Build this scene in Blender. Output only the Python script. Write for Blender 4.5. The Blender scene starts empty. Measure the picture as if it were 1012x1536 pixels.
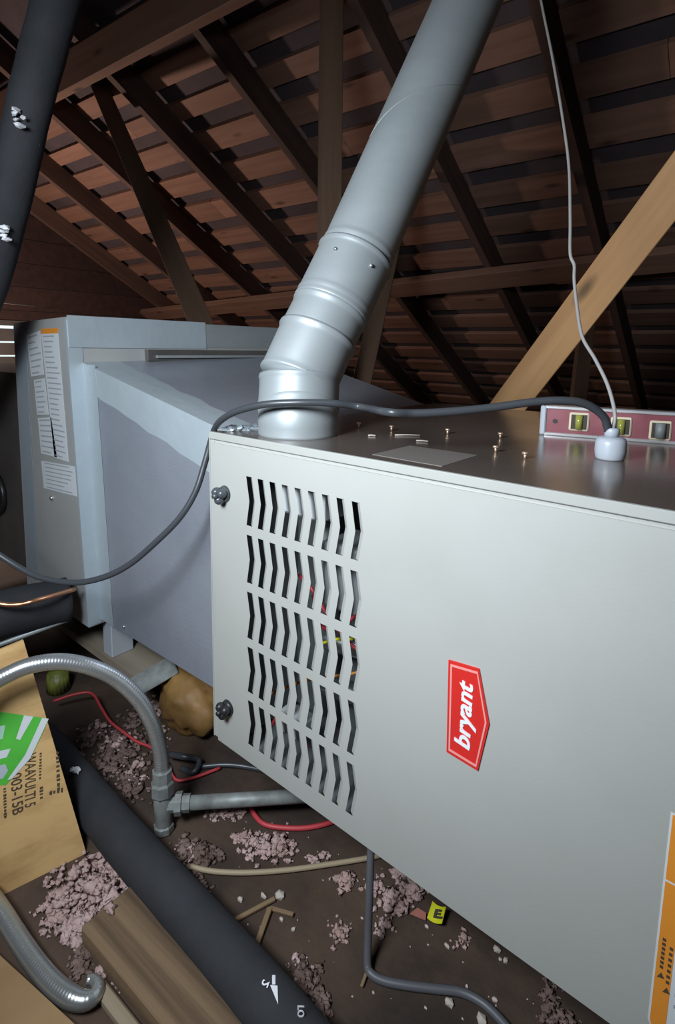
import bpy, bmesh, math, random
from mathutils import Vector, Matrix, noise
random.seed(7)
sc = bpy.context.scene
col = sc.collection
V = Vector

# ------------------------------------------------------------------ camera
CP = V((0.70668, -0.53541, 0.83458))
CR = V((0.76843167, 0.63973865, 0.01572339))      # camera right
CD = V((0.10212551, -0.09834003, -0.98989879))    # camera down
CF = V((-0.63173028, 0.76227534, -0.14090123))    # camera forward
cd = bpy.data.cameras.new('camera'); cam = bpy.data.objects.new('camera', cd); col.objects.link(cam)
cam.matrix_world = Matrix(((CR.x, -CD.x, -CF.x, CP.x), (CR.y, -CD.y, -CF.y, CP.y), (CR.z, -CD.z, -CF.z, CP.z), (0, 0, 0, 1)))
FPX = 832.0; PX, PY = 506.0, 640.0
cd.sensor_fit = 'VERTICAL'; cd.sensor_height = 36.0; cd.lens = FPX / 1536 * 36
cd.shift_x = 0.0; cd.shift_y = (PY - 768) / 1536
cd.clip_start = 0.01
sc.camera = cam

# ------------------------------------------------------------------ world, lights, exposure
w = bpy.data.worlds.new('attic_air'); sc.world = w; w.use_nodes = True
bg = w.node_tree.nodes['Background']; bg.inputs[0].default_value = (0.55, 0.66, 0.85, 1); bg.inputs[1].default_value = 0.012
def lamp(name, kind, loc, energy, color, size, target=None, **k):
    ld = bpy.data.lights.new(name, kind); o = bpy.data.objects.new(name, ld); col.objects.link(o)
    ld.energy = energy; ld.color = color; o.location = loc
    if kind == 'AREA': ld.size = size
    else: ld.shadow_soft_size = size
    if target is not None: o.rotation_euler = (V(target) - V(loc)).to_track_quat('-Z', 'Y').to_euler()
    for a, b in k.items(): setattr(ld, a, b)
    return o
lamp('work_light', 'AREA', (0.24, -0.76, 1.12), 9.0, (0.84, 0.93, 1.0), 0.32, (0.20, 0.10, 0.46))
lamp('added_spot', 'SPOT', (0.36, -0.78, 1.08), 50, (0.82, 0.92, 1.0), 0.12, (0.10, 0.12, 0.76), spot_size=math.radians(112), spot_blend=1.0)  # added spot: its soft cone lets the light fade down the door
lamp('roof_fill', 'POINT', (-2.80, 0.45, 0.80), 56, (1.0, 0.78, 0.66), 0.06)  # added warm fill for the roof boards, an unseen source out of view
vs = sc.view_settings
vs.view_transform = 'Standard'; vs.look = 'None'; vs.gamma = 1.0; vs.use_curve_mapping = False; vs.exposure = 0.0

# ------------------------------------------------------------------ survey helpers: sight line through a point of the frame, met with a real plane
def ray(u, v): return CR * ((u - PX) / FPX) + CD * ((v - PY) / FPX) + CF
def at(u, v, d): return CP + ray(u, v) * d
def hit(u, v, ax, val):
    q = ray(u, v); return CP + q * ((val - CP[ax]) / q[ax])
def hitp(u, v, p, n):
    q = ray(u, v); return CP + q * ((V(p) - CP).dot(n) / q.dot(n))
def fl(u, v, z=0.0): return hit(u, v, 2, z)

# ------------------------------------------------------------------ materials
def mat(name, color=(.5, .5, .5), rough=.6, metal=0.0, color2=None, scale=(8, 8, 8), nscale=1.0, detail=6, bump=0.0, bscale=40.0, bdetail=4,
        rnd=0.0, contrast=(.35, .65), spec=.5, emis=None, estr=0, coat=0.0, knots=False, bstretch=(1, 1, 1), rvar=0.0):
    m = bpy.data.materials.new(name); m.use_nodes = True
    nt = m.node_tree; N = nt.nodes; L = nt.links; b = N['Principled BSDF']
    b.inputs['Base Color'].default_value = (*color, 1); b.inputs['Roughness'].default_value = rough
    b.inputs['Metallic'].default_value = metal; b.inputs['Specular IOR Level'].default_value = spec
    if coat: b.inputs['Coat Weight'].default_value = coat; b.inputs['Coat Roughness'].default_value = .15
    if emis: b.inputs['Emission Color'].default_value = (*emis, 1); b.inputs['Emission Strength'].default_value = estr
    tc = N.new('ShaderNodeTexCoord')
    oi = N.new('ShaderNodeObjectInfo')
    add = N.new('ShaderNodeVectorMath'); add.operation = 'ADD'
    sclr = N.new('ShaderNodeVectorMath'); sclr.operation = 'SCALE'; sclr.inputs[0].default_value = (13.1, 7.7, 9.3)
    L.new(oi.outputs['Random'], sclr.inputs['Scale']); L.new(tc.outputs['Object'], add.inputs[0]); L.new(sclr.outputs[0], add.inputs[1])
    mp = N.new('ShaderNodeMapping'); mp.inputs['Scale'].default_value = scale; L.new(add.outputs[0], mp.inputs[0])
    out = None
    if color2 is not None:
        n = N.new('ShaderNodeTexNoise'); n.inputs['Scale'].default_value = nscale; n.inputs['Detail'].default_value = detail; n.inputs['Roughness'].default_value = .6
        L.new(mp.outputs[0], n.inputs['Vector'])
        r = N.new('ShaderNodeMapRange'); r.inputs[1].default_value = contrast[0]; r.inputs[2].default_value = contrast[1]; L.new(n.outputs[0], r.inputs[0])
        mx = N.new('ShaderNodeMix'); mx.data_type = 'RGBA'; mx.inputs[6].default_value = (*color, 1); mx.inputs[7].default_value = (*color2, 1)
        L.new(r.outputs[0], mx.inputs[0]); out = mx.outputs[2]
        if rvar:
            rr = N.new('ShaderNodeMapRange'); rr.inputs[3].default_value = rough - rvar; rr.inputs[4].default_value = rough + rvar
            L.new(n.outputs[0], rr.inputs[0]); L.new(rr.outputs[0], b.inputs['Roughness'])
    if knots:
        vo = N.new('ShaderNodeTexVoronoi'); vo.inputs['Scale'].default_value = 1.0
        m2 = N.new('ShaderNodeMapping'); m2.inputs['Scale'].default_value = (3.2, 9, 9); L.new(add.outputs[0], m2.inputs[0]); L.new(m2.outputs[0], vo.inputs['Vector'])
        r2 = N.new('ShaderNodeMapRange'); r2.inputs[1].default_value = .04; r2.inputs[2].default_value = .16; L.new(vo.outputs['Distance'], r2.inputs[0])
        mk = N.new('ShaderNodeMix'); mk.data_type = 'RGBA'; mk.inputs[6].default_value = (*[c * .3 for c in color], 1); L.new(r2.outputs[0], mk.inputs[0])
        if out is not None: L.new(out, mk.inputs[7])
        else: mk.inputs[7].default_value = (*color, 1)
        out = mk.outputs[2]
    if rnd:
        h = N.new('ShaderNodeHueSaturation')
        r3 = N.new('ShaderNodeMapRange'); r3.inputs[3].default_value = 1 - rnd; r3.inputs[4].default_value = 1 + rnd
        L.new(oi.outputs['Random'], r3.inputs[0]); L.new(r3.outputs[0], h.inputs['Value'])
        if out is not None: L.new(out, h.inputs['Color'])
        else: h.inputs['Color'].default_value = (*color, 1)
        out = h.outputs[0]
    if out is not None: L.new(out, b.inputs['Base Color'])
    if bump:
        n = N.new('ShaderNodeTexNoise'); n.inputs['Scale'].default_value = bscale; n.inputs['Detail'].default_value = bdetail
        m3 = N.new('ShaderNodeMapping'); m3.inputs['Scale'].default_value = bstretch; L.new(add.outputs[0], m3.inputs[0]); L.new(m3.outputs[0], n.inputs['Vector'])
        bp = N.new('ShaderNodeBump'); bp.inputs['Strength'].default_value = bump; bp.inputs['Distance'].default_value = .004
        L.new(n.outputs[0], bp.inputs['Height']); L.new(bp.outputs[0], b.inputs['Normal'])
    return m

M = {}
M['paint'] = mat('furnace_paint', (.375, .372, .345), .36, 0, (.41, .407, .385), (3, 3, 3), bump=.03, bscale=300)
M['topmetal'] = mat('furnace_top_steel', (.26, .215, .19), .20, .6, (.19, .155, .135), (6, 6, 6), rvar=.1, contrast=(.3, .7))
M['inside'] = mat('furnace_inside', (.26, .28, .28), .6, .2, (.20, .21, .21), (9, 9, 9))
M['galv'] = mat('galvanised_pipe', (.36, .385, .395), .48, .3, (.31, .335, .345), (5, 5, 14), rvar=.06, bump=.05, bscale=14)
M['galv_bright'] = mat('bright_steel', (.55, .56, .56), .3, .8, (.42, .43, .44), (20, 20, 20))
M['foil'] = mat('duct_foil', (.44, .465, .53), .36, .45, (.34, .36, .42), (3, 3, 3), bump=.10, bscale=90, bstretch=(.25, 1, 2.6), rvar=.07)
M['tape'] = mat('foil_tape', (.50, .56, .60), .42, .3, (.43, .49, .53), (4, 4, 4), bump=.2, bscale=45)
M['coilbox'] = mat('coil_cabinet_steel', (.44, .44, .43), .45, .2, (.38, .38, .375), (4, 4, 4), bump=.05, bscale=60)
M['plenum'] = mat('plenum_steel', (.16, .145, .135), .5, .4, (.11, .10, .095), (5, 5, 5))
M['label'] = mat('label_paper', (.62, .64, .66), .5)
M['orange'] = mat('label_orange', (.72, .26, .03), .5)
M['red'] = mat('badge_red', (.62, .025, .02), .4)
M['redborder'] = mat('badge_border', (.78, .30, .28), .4)
M['white'] = mat('white_print', (.80, .80, .84), .5)
M['darkprint'] = mat('dark_print', (.05, .04, .03), .7)
M['greyprint'] = mat('grey_print', (.33, .35, .39), .7)
M['inkbrown'] = mat('stamped_ink', (.07, .045, .025), .85)
M['black'] = mat('black_plastic', (.02, .02, .022), .4)
M['knob'] = mat('grey_knob', (.07, .08, .09), .3, .1)
M['foam'] = mat('pipe_insulation', (.024, .025, .029), .8, 0, (.036, .036, .041), (9, 9, 9), bump=.15, bscale=120, spec=.3)
M['cable_black'] = mat('cable_black', (.050, .053, .060), .35)
M['cable_grey'] = mat('cable_grey', (.10, .10, .11), .45)
M['cable_white'] = mat('cable_white', (.32, .30, .29), .55)
M['cable_tan'] = mat('cable_tan', (.36, .28, .18), .6)
M['red_wire'] = mat('red_wire', (.50, .05, .06), .5)
M['orange_wire'] = mat('orange_wire', (.75, .30, .06), .5)
M['conduit'] = mat('conduit_metal', (.50, .51, .52), .3, .75, (.42, .43, .43), (12, 12, 12))
M['fitting'] = mat('fitting_zinc', (.30, .32, .31), .55, .3, (.18, .18, .175), (30, 30, 30), bump=.1, bscale=80)
M['copper'] = mat('copper', (.75, .36, .20), .3, .9)
M['brass'] = mat('brass', (.78, .55, .38), .3, .7)
M['cap'] = mat('grey_cap_plastic', (.42, .45, .50), .35)
M['levelred'] = mat('level_red', (.22, .055, .07), .45, .1, (.27, .085, .10), (20, 20, 20))
M['alu'] = mat('aluminium', (.70, .68, .70), .3, .6)
M['vial'] = mat('vial_fluid', (.30, .30, .06), .15)
M['cream'] = mat('vial_frame', (.72, .62, .45), .5)
M['green'] = mat('sticker_green', (.10, .50, .06), .4, 0, (.08, .42, .05), (20, 20, 20))
M['yellow'] = mat('yellow_tag', (.62, .60, .02), .45)
M['olive'] = mat('olive_plastic', (.16, .18, .03), .5, 0, (.08, .08, .02), (30, 30, 30))
M['deck'] = mat('roof_deck', (.080, .057, .064), .85, 0, (.052, .038, .042), (4, 4, 4))
M['board'] = mat('sheathing_wood', (.27, .14, .098), .75, 0, (.195, .098, .066), (1.5, 22, 22), rnd=.16, knots=True, bump=.1, bscale=60)
M['rafter'] = mat('rafter_wood', (.095, .05, .037), .8, 0, (.06, .032, .024), (1.2, 25, 25), rnd=.12, bump=.15, bscale=60)
M['strut'] = mat('strut_wood', (.115, .062, .036), .8, 0, (.08, .043, .025), (1.2, 25, 25), rnd=.1, bump=.15, bscale=60)
M['beam'] = mat('purlin_wood', (.21, .115, .08), .75, 0, (.15, .08, .056), (1.2, 20, 20), knots=True)
M['pine'] = mat('pine_brace', (.62, .34, .15), .7, 0, (.50, .26, .11), (1.5, 22, 22), knots=True, bump=.1, bscale=60)
M['ply'] = mat('plywood', (.60, .38, .16), .7, 0, (.36, .19, .065), (14, 7, 26), detail=6, contrast=(.46, .74), bump=.06, bscale=50)
M['oldwood'] = mat('old_joist', (.23, .145, .08), .8, 0, (.085, .05, .028), (.9, 42, 42), bump=.2, bscale=60)
M['lath'] = mat('lath_strip', (.33, .26, .18), .8, 0, (.25, .19, .12), (2, 20, 20))
M['dirt'] = mat('attic_floor', (.095, .057, .038), .9, 0, (.030, .019, .014), (5, 5, 5), detail=9, bump=.5, bscale=55, bdetail=8)
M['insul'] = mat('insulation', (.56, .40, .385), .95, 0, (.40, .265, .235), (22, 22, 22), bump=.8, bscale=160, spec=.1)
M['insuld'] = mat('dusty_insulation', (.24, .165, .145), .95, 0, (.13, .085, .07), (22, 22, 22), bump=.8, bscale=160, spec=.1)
M['crumb'] = mat('crumbs', (.50, .43, .38), .9)
M['foamfill'] = mat('spray_foam', (.32, .175, .055), .6, 0, (.22, .115, .035), (14, 14, 14), bump=.4, bscale=40)
M['platform'] = mat('platform_board', (.30, .25, .19), .8, 0, (.22, .18, .135), (3, 18, 18))
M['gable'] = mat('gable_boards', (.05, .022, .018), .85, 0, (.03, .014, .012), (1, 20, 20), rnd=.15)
M['daylight'] = mat('daylight', (0, 0, 0), 1, emis=(.80, .97, 1.0), estr=1.2)
M['splinter'] = mat('splinter_wood', (.26, .17, .09), .8, 0, (.18, .11, .06), (3, 30, 30))

# ------------------------------------------------------------------ object helpers
def tag(o, label=None, cat=None, group=None, kind=None):
    if label: o['label'] = label
    if cat: o['category'] = cat
    if group: o['group'] = group
    if kind: o['kind'] = kind
    return o
def empty(name, loc=(0, 0, 0), label=None, cat=None, group=None, kind=None):
    o = bpy.data.objects.new(name, None); col.objects.link(o); o.location = loc; o.empty_display_size = .05
    return tag(o, label, cat, group, kind)
def put(o, parent):
    if parent is not None:
        bpy.context.view_layer.update()
        mw = o.matrix_world.copy(); o.parent = parent; o.matrix_parent_inverse = Matrix()
        P = Matrix.Identity(4); q = parent; chain = []
        while q is not None: chain.append(q.matrix_basis.copy()); q = q.parent
        for c in reversed(chain): P = P @ c
        o.matrix_basis = P.inverted() @ mw
    return o
def obj(name, me, m, parent=None, mw=None, smooth=False):
    if isinstance(me, bmesh.types.BMesh):
        bm = me; me = bpy.data.meshes.new(name); bm.normal_update(); bm.to_mesh(me); bm.free()
    if m is not None and not me.materials: me.materials.append(M[m] if isinstance(m, str) else m)
    if smooth:
        for p in me.polygons: p.use_smooth = True
    o = bpy.data.objects.new(name, me); col.objects.link(o)
    mw = Matrix.Identity(4) if mw is None else mw
    o.matrix_basis = mw
    if parent is not None:
        P = Matrix.Identity(4); q = parent; chain = []
        while q is not None: chain.append(q.matrix_basis.copy()); q = q.parent
        for c in reversed(chain): P = P @ c
        o.parent = parent; o.matrix_parent_inverse = Matrix(); o.matrix_basis = P.inverted() @ mw
    return o
def box_bm(sx, sy, sz, bev=0.0, seg=1, bm=None, mat4=None):
    own = bm is None
    if own: bm = bmesh.new()
    r = bmesh.ops.create_cube(bm, size=1.0)
    bmesh.ops.scale(bm, vec=(sx, sy, sz), verts=r['verts'])
    if bev:
        es = {e for v in r['verts'] for e in v.link_edges}
        rr = bmesh.ops.bevel(bm, geom=list(es), offset=bev, segments=seg, affect='EDGES', profile=.5)
        vs_ = list({v for f in rr['faces'] for v in f.verts} | {v for v in r['verts'] if v.is_valid})
    else: vs_ = r['verts']
    if mat4 is not None: bmesh.ops.transform(bm, matrix=mat4, verts=[v for v in bm.verts] if own else vs_)
    return bm
def box(name, lo, hi, m, parent=None, bev=0.0, seg=1):
    lo, hi = V(lo), V(hi); s = hi - lo
    return obj(name, box_bm(s.x, s.y, s.z, bev, seg), m, parent, Matrix.Translation((lo + hi) / 2))
def frame(p0, p1, up):
    x = (V(p1) - V(p0)).normalized(); z = V(up); y = z.cross(x).normalized(); z = x.cross(y)
    return Matrix(((x.x, y.x, z.x, 0), (x.y, y.y, z.y, 0), (x.z, y.z, z.z, 0), (0, 0, 0, 1)))
def beam(name, p0, p1, wy, hz, m, parent=None, up=(0, 0, 1), bev=.002, mesh=None):
    p0, p1 = V(p0), V(p1)
    mw = Matrix.Translation((p0 + p1) / 2) @ frame(p0, p1, up)
    return obj(name, mesh or box_bm((p1 - p0).length, wy, hz, bev), m, parent, mw)
def spline(pts, per=8):
    pts = [V(p) for p in pts]; P = [pts[0] * 2 - pts[1]] + pts + [pts[-1] * 2 - pts[-2]]; out = []
    for i in range(1, len(P) - 2):
        a, b, c, d = P[i - 1:i + 3]
        for k in range(per):
            t = k / per
            out.append(.5 * ((2 * b) + (c - a) * t + (2 * a - 5 * b + 4 * c - d) * t * t + (3 * b - a - 3 * c + d) * t ** 3))
    out.append(pts[-1]); return out
def resample(pts, step):
    L = [0]
    for a, b in zip(pts, pts[1:]): L.append(L[-1] + (b - a).length)
    n = max(2, int(L[-1] / step)); out = []; j = 0
    for k in range(n + 1):
        s = L[-1] * k / n
        while j < len(L) - 2 and L[j + 1] < s: j += 1
        t = (s - L[j]) / max(1e-9, L[j + 1] - L[j]); out.append(pts[j].lerp(pts[j + 1], min(1, max(0, t))))
    return out
def tube_bm(path, r, seg=12, cap=True, flat=1.0, bm=None):
    bm = bm or bmesh.new(); path = [V(p) for p in path]; n = len(path)
    rf = r if callable(r) else (lambda i: r)
    t0 = (path[1] - path[0]).normalized(); nrm = t0.orthogonal().normalized(); rings = []
    for i, p in enumerate(path):
        t = (path[min(i + 1, n - 1)] - path[max(i - 1, 0)]).normalized()
        nrm = (nrm - t * nrm.dot(t)).normalized(); bi = t.cross(nrm); rr = rf(i)
        rings.append([bm.verts.new(p + (nrm * math.cos(a) + bi * math.sin(a) * flat) * rr) for a in [2 * math.pi * k / seg for k in range(seg)]])
    for A, B in zip(rings, rings[1:]):
        for k in range(seg): bm.faces.new((A[k], A[(k + 1) % seg], B[(k + 1) % seg], B[k]))
    if cap: bm.faces.new(list(reversed(rings[0]))); bm.faces.new(rings[-1])
    return bm
def tube(name, path, r, m, parent=None, seg=12, smooth=True, flat=1.0):
    bm = tube_bm(path, r, seg, True, flat)
    o = V(path[0]); bmesh.ops.translate(bm, vec=-o, verts=bm.verts)
    return obj(name, bm, m, parent, Matrix.Translation(o), smooth)
def lathe_bm(prof, seg=32):
    bm = bmesh.new(); rings = []
    for r, z in prof: rings.append([bm.verts.new((r * math.cos(2 * math.pi * k / seg), r * math.sin(2 * math.pi * k / seg), z)) for k in range(seg)])
    for A, B in zip(rings, rings[1:]):
        for k in range(seg): bm.faces.new((A[k], A[(k + 1) % seg], B[(k + 1) % seg], B[k]))
    bm.faces.new(list(reversed(rings[0]))); bm.faces.new(rings[-1]); return bm
def poly(name, pts, thick, nrm, m, parent=None):
    """flat plate: outline in world space extruded by thick along nrm"""
    bm = bmesh.new(); n = V(nrm).normalized(); c = sum((V(p) for p in pts), V()) / len(pts)
    a = [bm.verts.new(V(p) - c) for p in pts]; b = [bm.verts.new(V(p) - c + n * thick) for p in pts]
    bm.faces.new(list(reversed(a))); bm.faces.new(b); k = len(pts)
    for i in range(k): bm.faces.new((a[i], a[(i + 1) % k], b[(i + 1) % k], b[i]))
    bmesh.ops.recalc_face_normals(bm, faces=bm.faces)
    return obj(name, bm, m, parent, Matrix.Translation(c))
def text_mesh(s, size=1.0, bold=0.0, shear=0.0, ext=.02):
    cu = bpy.data.curves.new('print', 'FONT'); cu.body = s; cu.size = size; cu.offset = bold; cu.shear = shear; cu.extrude = ext
    cu.align_x = 'CENTER'; cu.align_y = 'CENTER'; cu.resolution_u = 3
    o = bpy.data.objects.new('tmp', cu); col.objects.link(o); bpy.context.view_layer.update()
    me = bpy.data.meshes.new_from_object(o.evaluated_get(bpy.context.evaluated_depsgraph_get()))
    bpy.data.objects.remove(o); bpy.data.curves.remove(cu); me.materials.clear(); return me
def text_on(name, s, center, xdir, ydir, length, height, m, parent, bold=.0, shear=0.0, thick=.0006):
    me = text_mesh(s, 1.0, bold, shear, .01)
    xs = [v.co.x for v in me.vertices]; ys = [v.co.y for v in me.vertices]
    cx, cy = (max(xs) + min(xs)) / 2, (max(ys) + min(ys)) / 2
    sx = length / (max(xs) - min(xs)); sy = height / (max(ys) - min(ys))
    for v in me.vertices: v.co = ((v.co.x - cx) * sx, (v.co.y - cy) * sy, v.co.z * thick / .02)
    x = V(xdir).normalized(); y = V(ydir); y = (y - x * y.dot(x)).normalized(); z = x.cross(y)
    mw = Matrix(((x.x, y.x, z.x, center[0]), (x.y, y.y, z.y, center[1]), (x.z, y.z, z.z, center[2]), (0, 0, 0, 1)))
    return obj(name, me, m, parent, mw)
def blob_bm(bm, c, r, sub=2, amp=.5, freq=2.2, squash=1.0, rz=0.0):
    k = bmesh.ops.create_icosphere(bm, subdivisions=sub, radius=1.0); off = V((random.uniform(0, 90), random.uniform(0, 90), random.uniform(0, 90)))
    sx, sy = random.uniform(.7, 1.4), random.uniform(.6, 1.1)
    for v in k['verts']:
        d = v.co.normalized(); s = 1 + amp * (noise.noise(d * freq + off) + .6 * noise.noise(d * freq * 2.7 + off))
        p = V((d.x * s * sx, d.y * s * sy, d.z * s * squash)); p.rotate(Matrix.Rotation(rz, 3, 'Z')); v.co = V(c) + p * r
    return bm

# ================================================================== the setting
RB = V((0.99915898, 0.04100443, 0.0))                       # along the boards
ry, rs = math.radians(2.35), math.radians(29.9)
RD = V((-math.sin(ry) * math.cos(rs), math.cos(ry) * math.cos(rs), -math.sin(rs)))   # down the slope
RN = RB.cross(RD); RN = RN if RN.z > 0 else -RN
DR = 1.77                                                    # eye to the underside of the rafters
def rp(a, b, d=DR): return CP + RB * a + RD * b + RN * d
RDEP = .12
ceiling = empty('ceiling', rp(0, 2, DR), kind='structure')
A0, A1 = -4.75, 2.2; B0, B1 = -1.0, 4.70
deck = beam('roof_deck', rp(A0, (B0 + B1) / 2, DR + RDEP + .034), rp(A1, (B0 + B1) / 2, DR + RDEP + .034), B1 - B0, .012, 'deck', ceiling, up=RN, bev=0)
# spaced sheathing boards
courses = [(.645 - .207 * i, .122) for i in range(7, 0, -1)] + [(.645, .122), (.846, .100), (1.022, .088), (1.210, .119), (1.423, .126), (1.640, .142), (1.875, .126), (2.080, .116)]
courses += [(2.297 + .21 * i, .122) for i in range(12)]
for b, bw in courses:
    if b < .5: continue
    if b > B1 - .08: break
    cuts = [A0, random.uniform(-2.9, -1.6), random.uniform(-.4, .9), A1]
    for a0, a1 in zip(cuts, cuts[1:]):
        beam('sheathing_board', rp(a0 + .001, b, DR + RDEP + .0125), rp(a1 - .001, b, DR + RDEP + .0125), bw * random.uniform(.97, 1.03), .024, 'board', ceiling, up=RN, bev=0)
rm = None
for a in (-4.27, -3.665, -3.05, -2.452, -1.845, -1.185, -.645, -.04, .57, 1.17, 1.78):
    o = beam('rafter', rp(a, B0, DR + RDEP / 2), rp(a, B1, DR + RDEP / 2), .037, RDEP, 'rafter', ceiling, up=RN, bev=0, mesh=rm); rm = o.data
# long purlins hung under the rafters
beam('purlin', rp(-4.7, .56, DR) - V((0, 0, .075)), rp(2.1, .56, DR) - V((0, 0, .075)), .045, .15, 'beam', ceiling, up=(0, 0, 1))
beam('purlin', rp(-4.7, 2.51, DR - .022), rp(1.9, 2.10, DR - .022), .13, .042, 'beam', ceiling, up=RN)
# gable wall far to the side: horizontal boards
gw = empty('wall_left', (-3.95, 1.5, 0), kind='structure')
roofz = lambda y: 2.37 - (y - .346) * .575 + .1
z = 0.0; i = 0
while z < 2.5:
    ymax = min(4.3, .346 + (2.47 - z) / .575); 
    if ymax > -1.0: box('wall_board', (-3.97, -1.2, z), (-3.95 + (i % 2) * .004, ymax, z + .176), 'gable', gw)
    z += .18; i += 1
fb = bmesh.new(); box_bm(9, 8, .02, 0, bm=fb, mat4=Matrix.Translation((-.2, 2.0, -.01)))
floor = obj('floor', fb, 'dirt'); floor['kind'] = 'structure'
# louvred vent in the gable wall
VZ = -.04
lv = empty('gable_vent', (-3.94, 1.02, .60 + VZ), 'white louvred gable vent letting thin lines of daylight in', 'vent')
y0, y1 = .80, 1.24
box('daylight_panel', (-3.944, y0, .64 + VZ), (-3.940, y1, 1.0 + VZ), 'daylight', lv)
box('vent_frame', (-3.946, y0 - .04, .60 + VZ), (-3.915, y0, 1.04 + VZ), 'plenum', lv); box('vent_frame', (-3.946, y1, .60 + VZ), (-3.915, y1 + .04, 1.04 + VZ), 'plenum', lv)
box('vent_frame', (-3.946, y0, .60 + VZ), (-3.915, y1, .64 + VZ), 'plenum', lv); box('vent_frame', (-3.946, y0, 1.0 + VZ), (-3.915, y1, 1.04 + VZ), 'plenum', lv)
zs = [.612, .628, .735, .838, .945]
for za, zb in zip(zs, zs[1:]):
    bm = box_bm(.012, y1 - y0, (zb - za) - .011)
    obj('louvre', bm, 'plenum', lv, Matrix.Translation((-3.93, (y0 + y1) / 2, (za + zb) / 2)))

# ================================================================== roof struts and posts
def to_roof(a, b_, d=DR + .02):
    "continue the line a -> b_ up to the rafters"
    v = V(b_) - V(a); return V(a) + v * ((d - (V(a) - CP).dot(RN)) / v.dot(RN))
def to_floor(a, b_):
    "continue the line a -> b_ down to the floor"
    v = V(b_) - V(a); return V(a) + v * (-V(a).z / v.z)
beam('roof_strut', at(133, 92, 2.95), at(308, 500, 1.85), .078, .04, 'strut', up=-ray(220, 280))
tag(bpy.context.scene.collection.objects[-1], 'dark brown timber strut slanting down behind the foil duct cabinet', 'beam')
beam('roof_post', to_roof(at(492, 560, 1.80), at(499, -200, 1.80)), to_floor(at(499, -200, 1.80), at(492, 560, 1.80)), .034, .078, 'strut', up=CR)
tag(col.objects[-1], 'upright brown timber post standing behind the silver flue pipe', 'beam')
beam('roof_brace', to_roof(at(738, 640, 1.62), at(1080, 190, 1.12)), to_floor(at(1080, 190, 1.12), at(738, 640, 1.62)), .089, .04, 'pine', up=-ray(900, 420))
tag(col.objects[-1], 'pale tan pine brace with a knot slanting behind the furnace', 'beam')
beam('roof_strut', to_roof(at(528, 640, 2.05), at(572, 440, 2.25)), to_floor(at(572, 440, 2.25), at(528, 640, 2.05)), .038, .07, 'strut', up=CR)
tag(col.objects[-1], 'short dark timber strut leaning just behind the flue pipe elbow', 'beam')
beam('roof_post', to_roof(at(862, 640, 2.7), at(885, 440, 2.7)), to_floor(at(885, 440, 2.7), at(862, 640, 2.7)), .038, .07, 'strut', up=CR)
tag(col.objects[-1], 'thin dim timber post standing behind the red spirit level', 'beam')

o = tube('stay_wire', [at(-40, 450, 2.6), at(20, 455.5, 2.8), at(80, 462, 3.0)], .0035, 'crumb', None, 6); tag(o, 'thin pale wire strung above the gable vent', 'wire')
# ================================================================== furnace
FL, FDp, ZB, ZT = 1.02, .70, .1745, .70
fur = empty('furnace', (FL / 2, FDp / 2, ZB), 'large grey-beige horizontal furnace with slotted front door and red badge', 'furnace')
th = .0025
box('top_panel', (0, .0, ZT - th), (FL, FDp, ZT), 'topmetal', fur)
box('bottom_panel', (0, .012, ZB), (FL, FDp, ZB + th), 'inside', fur)
box('back_panel', (0, FDp - th, ZB + th), (FL, FDp, ZT - th), 'inside', fur)
box('end_panel', (0, .0, ZB + th), (th, FDp - th, ZT - th), 'paint', fur)
box('end_panel', (FL - th, 0, ZB + th), (FL, FDp - th, ZT - th), 'paint', fur)
box('front_rail', (0, -.0005, ZT - .0105), (FL, .0055, ZT + .001), 'paint', fur, bev=.001)
box('front_groove', (0, .0030, ZT - .0200), (FL, .0055, ZT - .0105), 'paint', fur)
box('front_stile', (-.001, .0008, ZB + .002), (.0115, .006, ZT - .012), 'paint', fur, bev=.001)
# slotted door, every slot a real opening with a ramp pressed in on one side
SX, SP, SW, SB = .0885, .025, .0125, .0068
rows = [(.6435 - .0905 * r_, .6435 - .0905 * r_ - .0755) for r_ in range(5)]
D0, D1, DZ0, DZ1, YD = .012, FL - .002, ZB - .0005, ZT - .0155, -.0005
door = bmesh.new(); vc = {}
def dv(x, z, y=YD):
    k_ = (round(x, 6), round(z, 6), round(y, 6))
    if k_ not in vc: vc[k_] = door.verts.new((x, y, z))
    return vc[k_]
xe = []
for c in range(9): xe += [SX + SP * c, SX + SP * c + SW]
allx = [D0] + xe + [D1]
def quad(*p):
    f = door.faces.new([dv(*q) for q in p])
zt = DZ1
for r_, (za, zb) in enumerate(rows):
    for x0, x1 in zip(allx, allx[1:]): quad((x0, zt), (x0, za), (x1, za), (x1, zt))
    zm = (za + zb) / 2
    for i in range(0, len(allx) - 1, 2):
        x0, x1 = allx[i], allx[i + 1]
        m0 = x0 + (SB if i > 0 else 0); m1 = x1 + (SB if i < len(allx) - 2 else 0)
        quad((x0, za), (m0, zm), (m1, zm), (x1, za)); quad((m0, zm), (x0, zb), (x1, zb), (m1, zm))
    for c in range(9):
        xr = SX + SP * c + SW; pr = [(xr, za), (xr + SB, zm), (xr, zb)]
        for (xa, z_a), (xb, z_b) in zip(pr, pr[1:]):
            door.faces.new([dv(xa, z_a), dv(xb, z_b), dv(xb - .0072, z_b, YD + .0046), dv(xa - .0072, z_a, YD + .0046)])
    zt = zb
for x0, x1 in zip(allx, allx[1:]): quad((x0, zt), (x0, DZ0), (x1, DZ0), (x1, zt))
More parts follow.
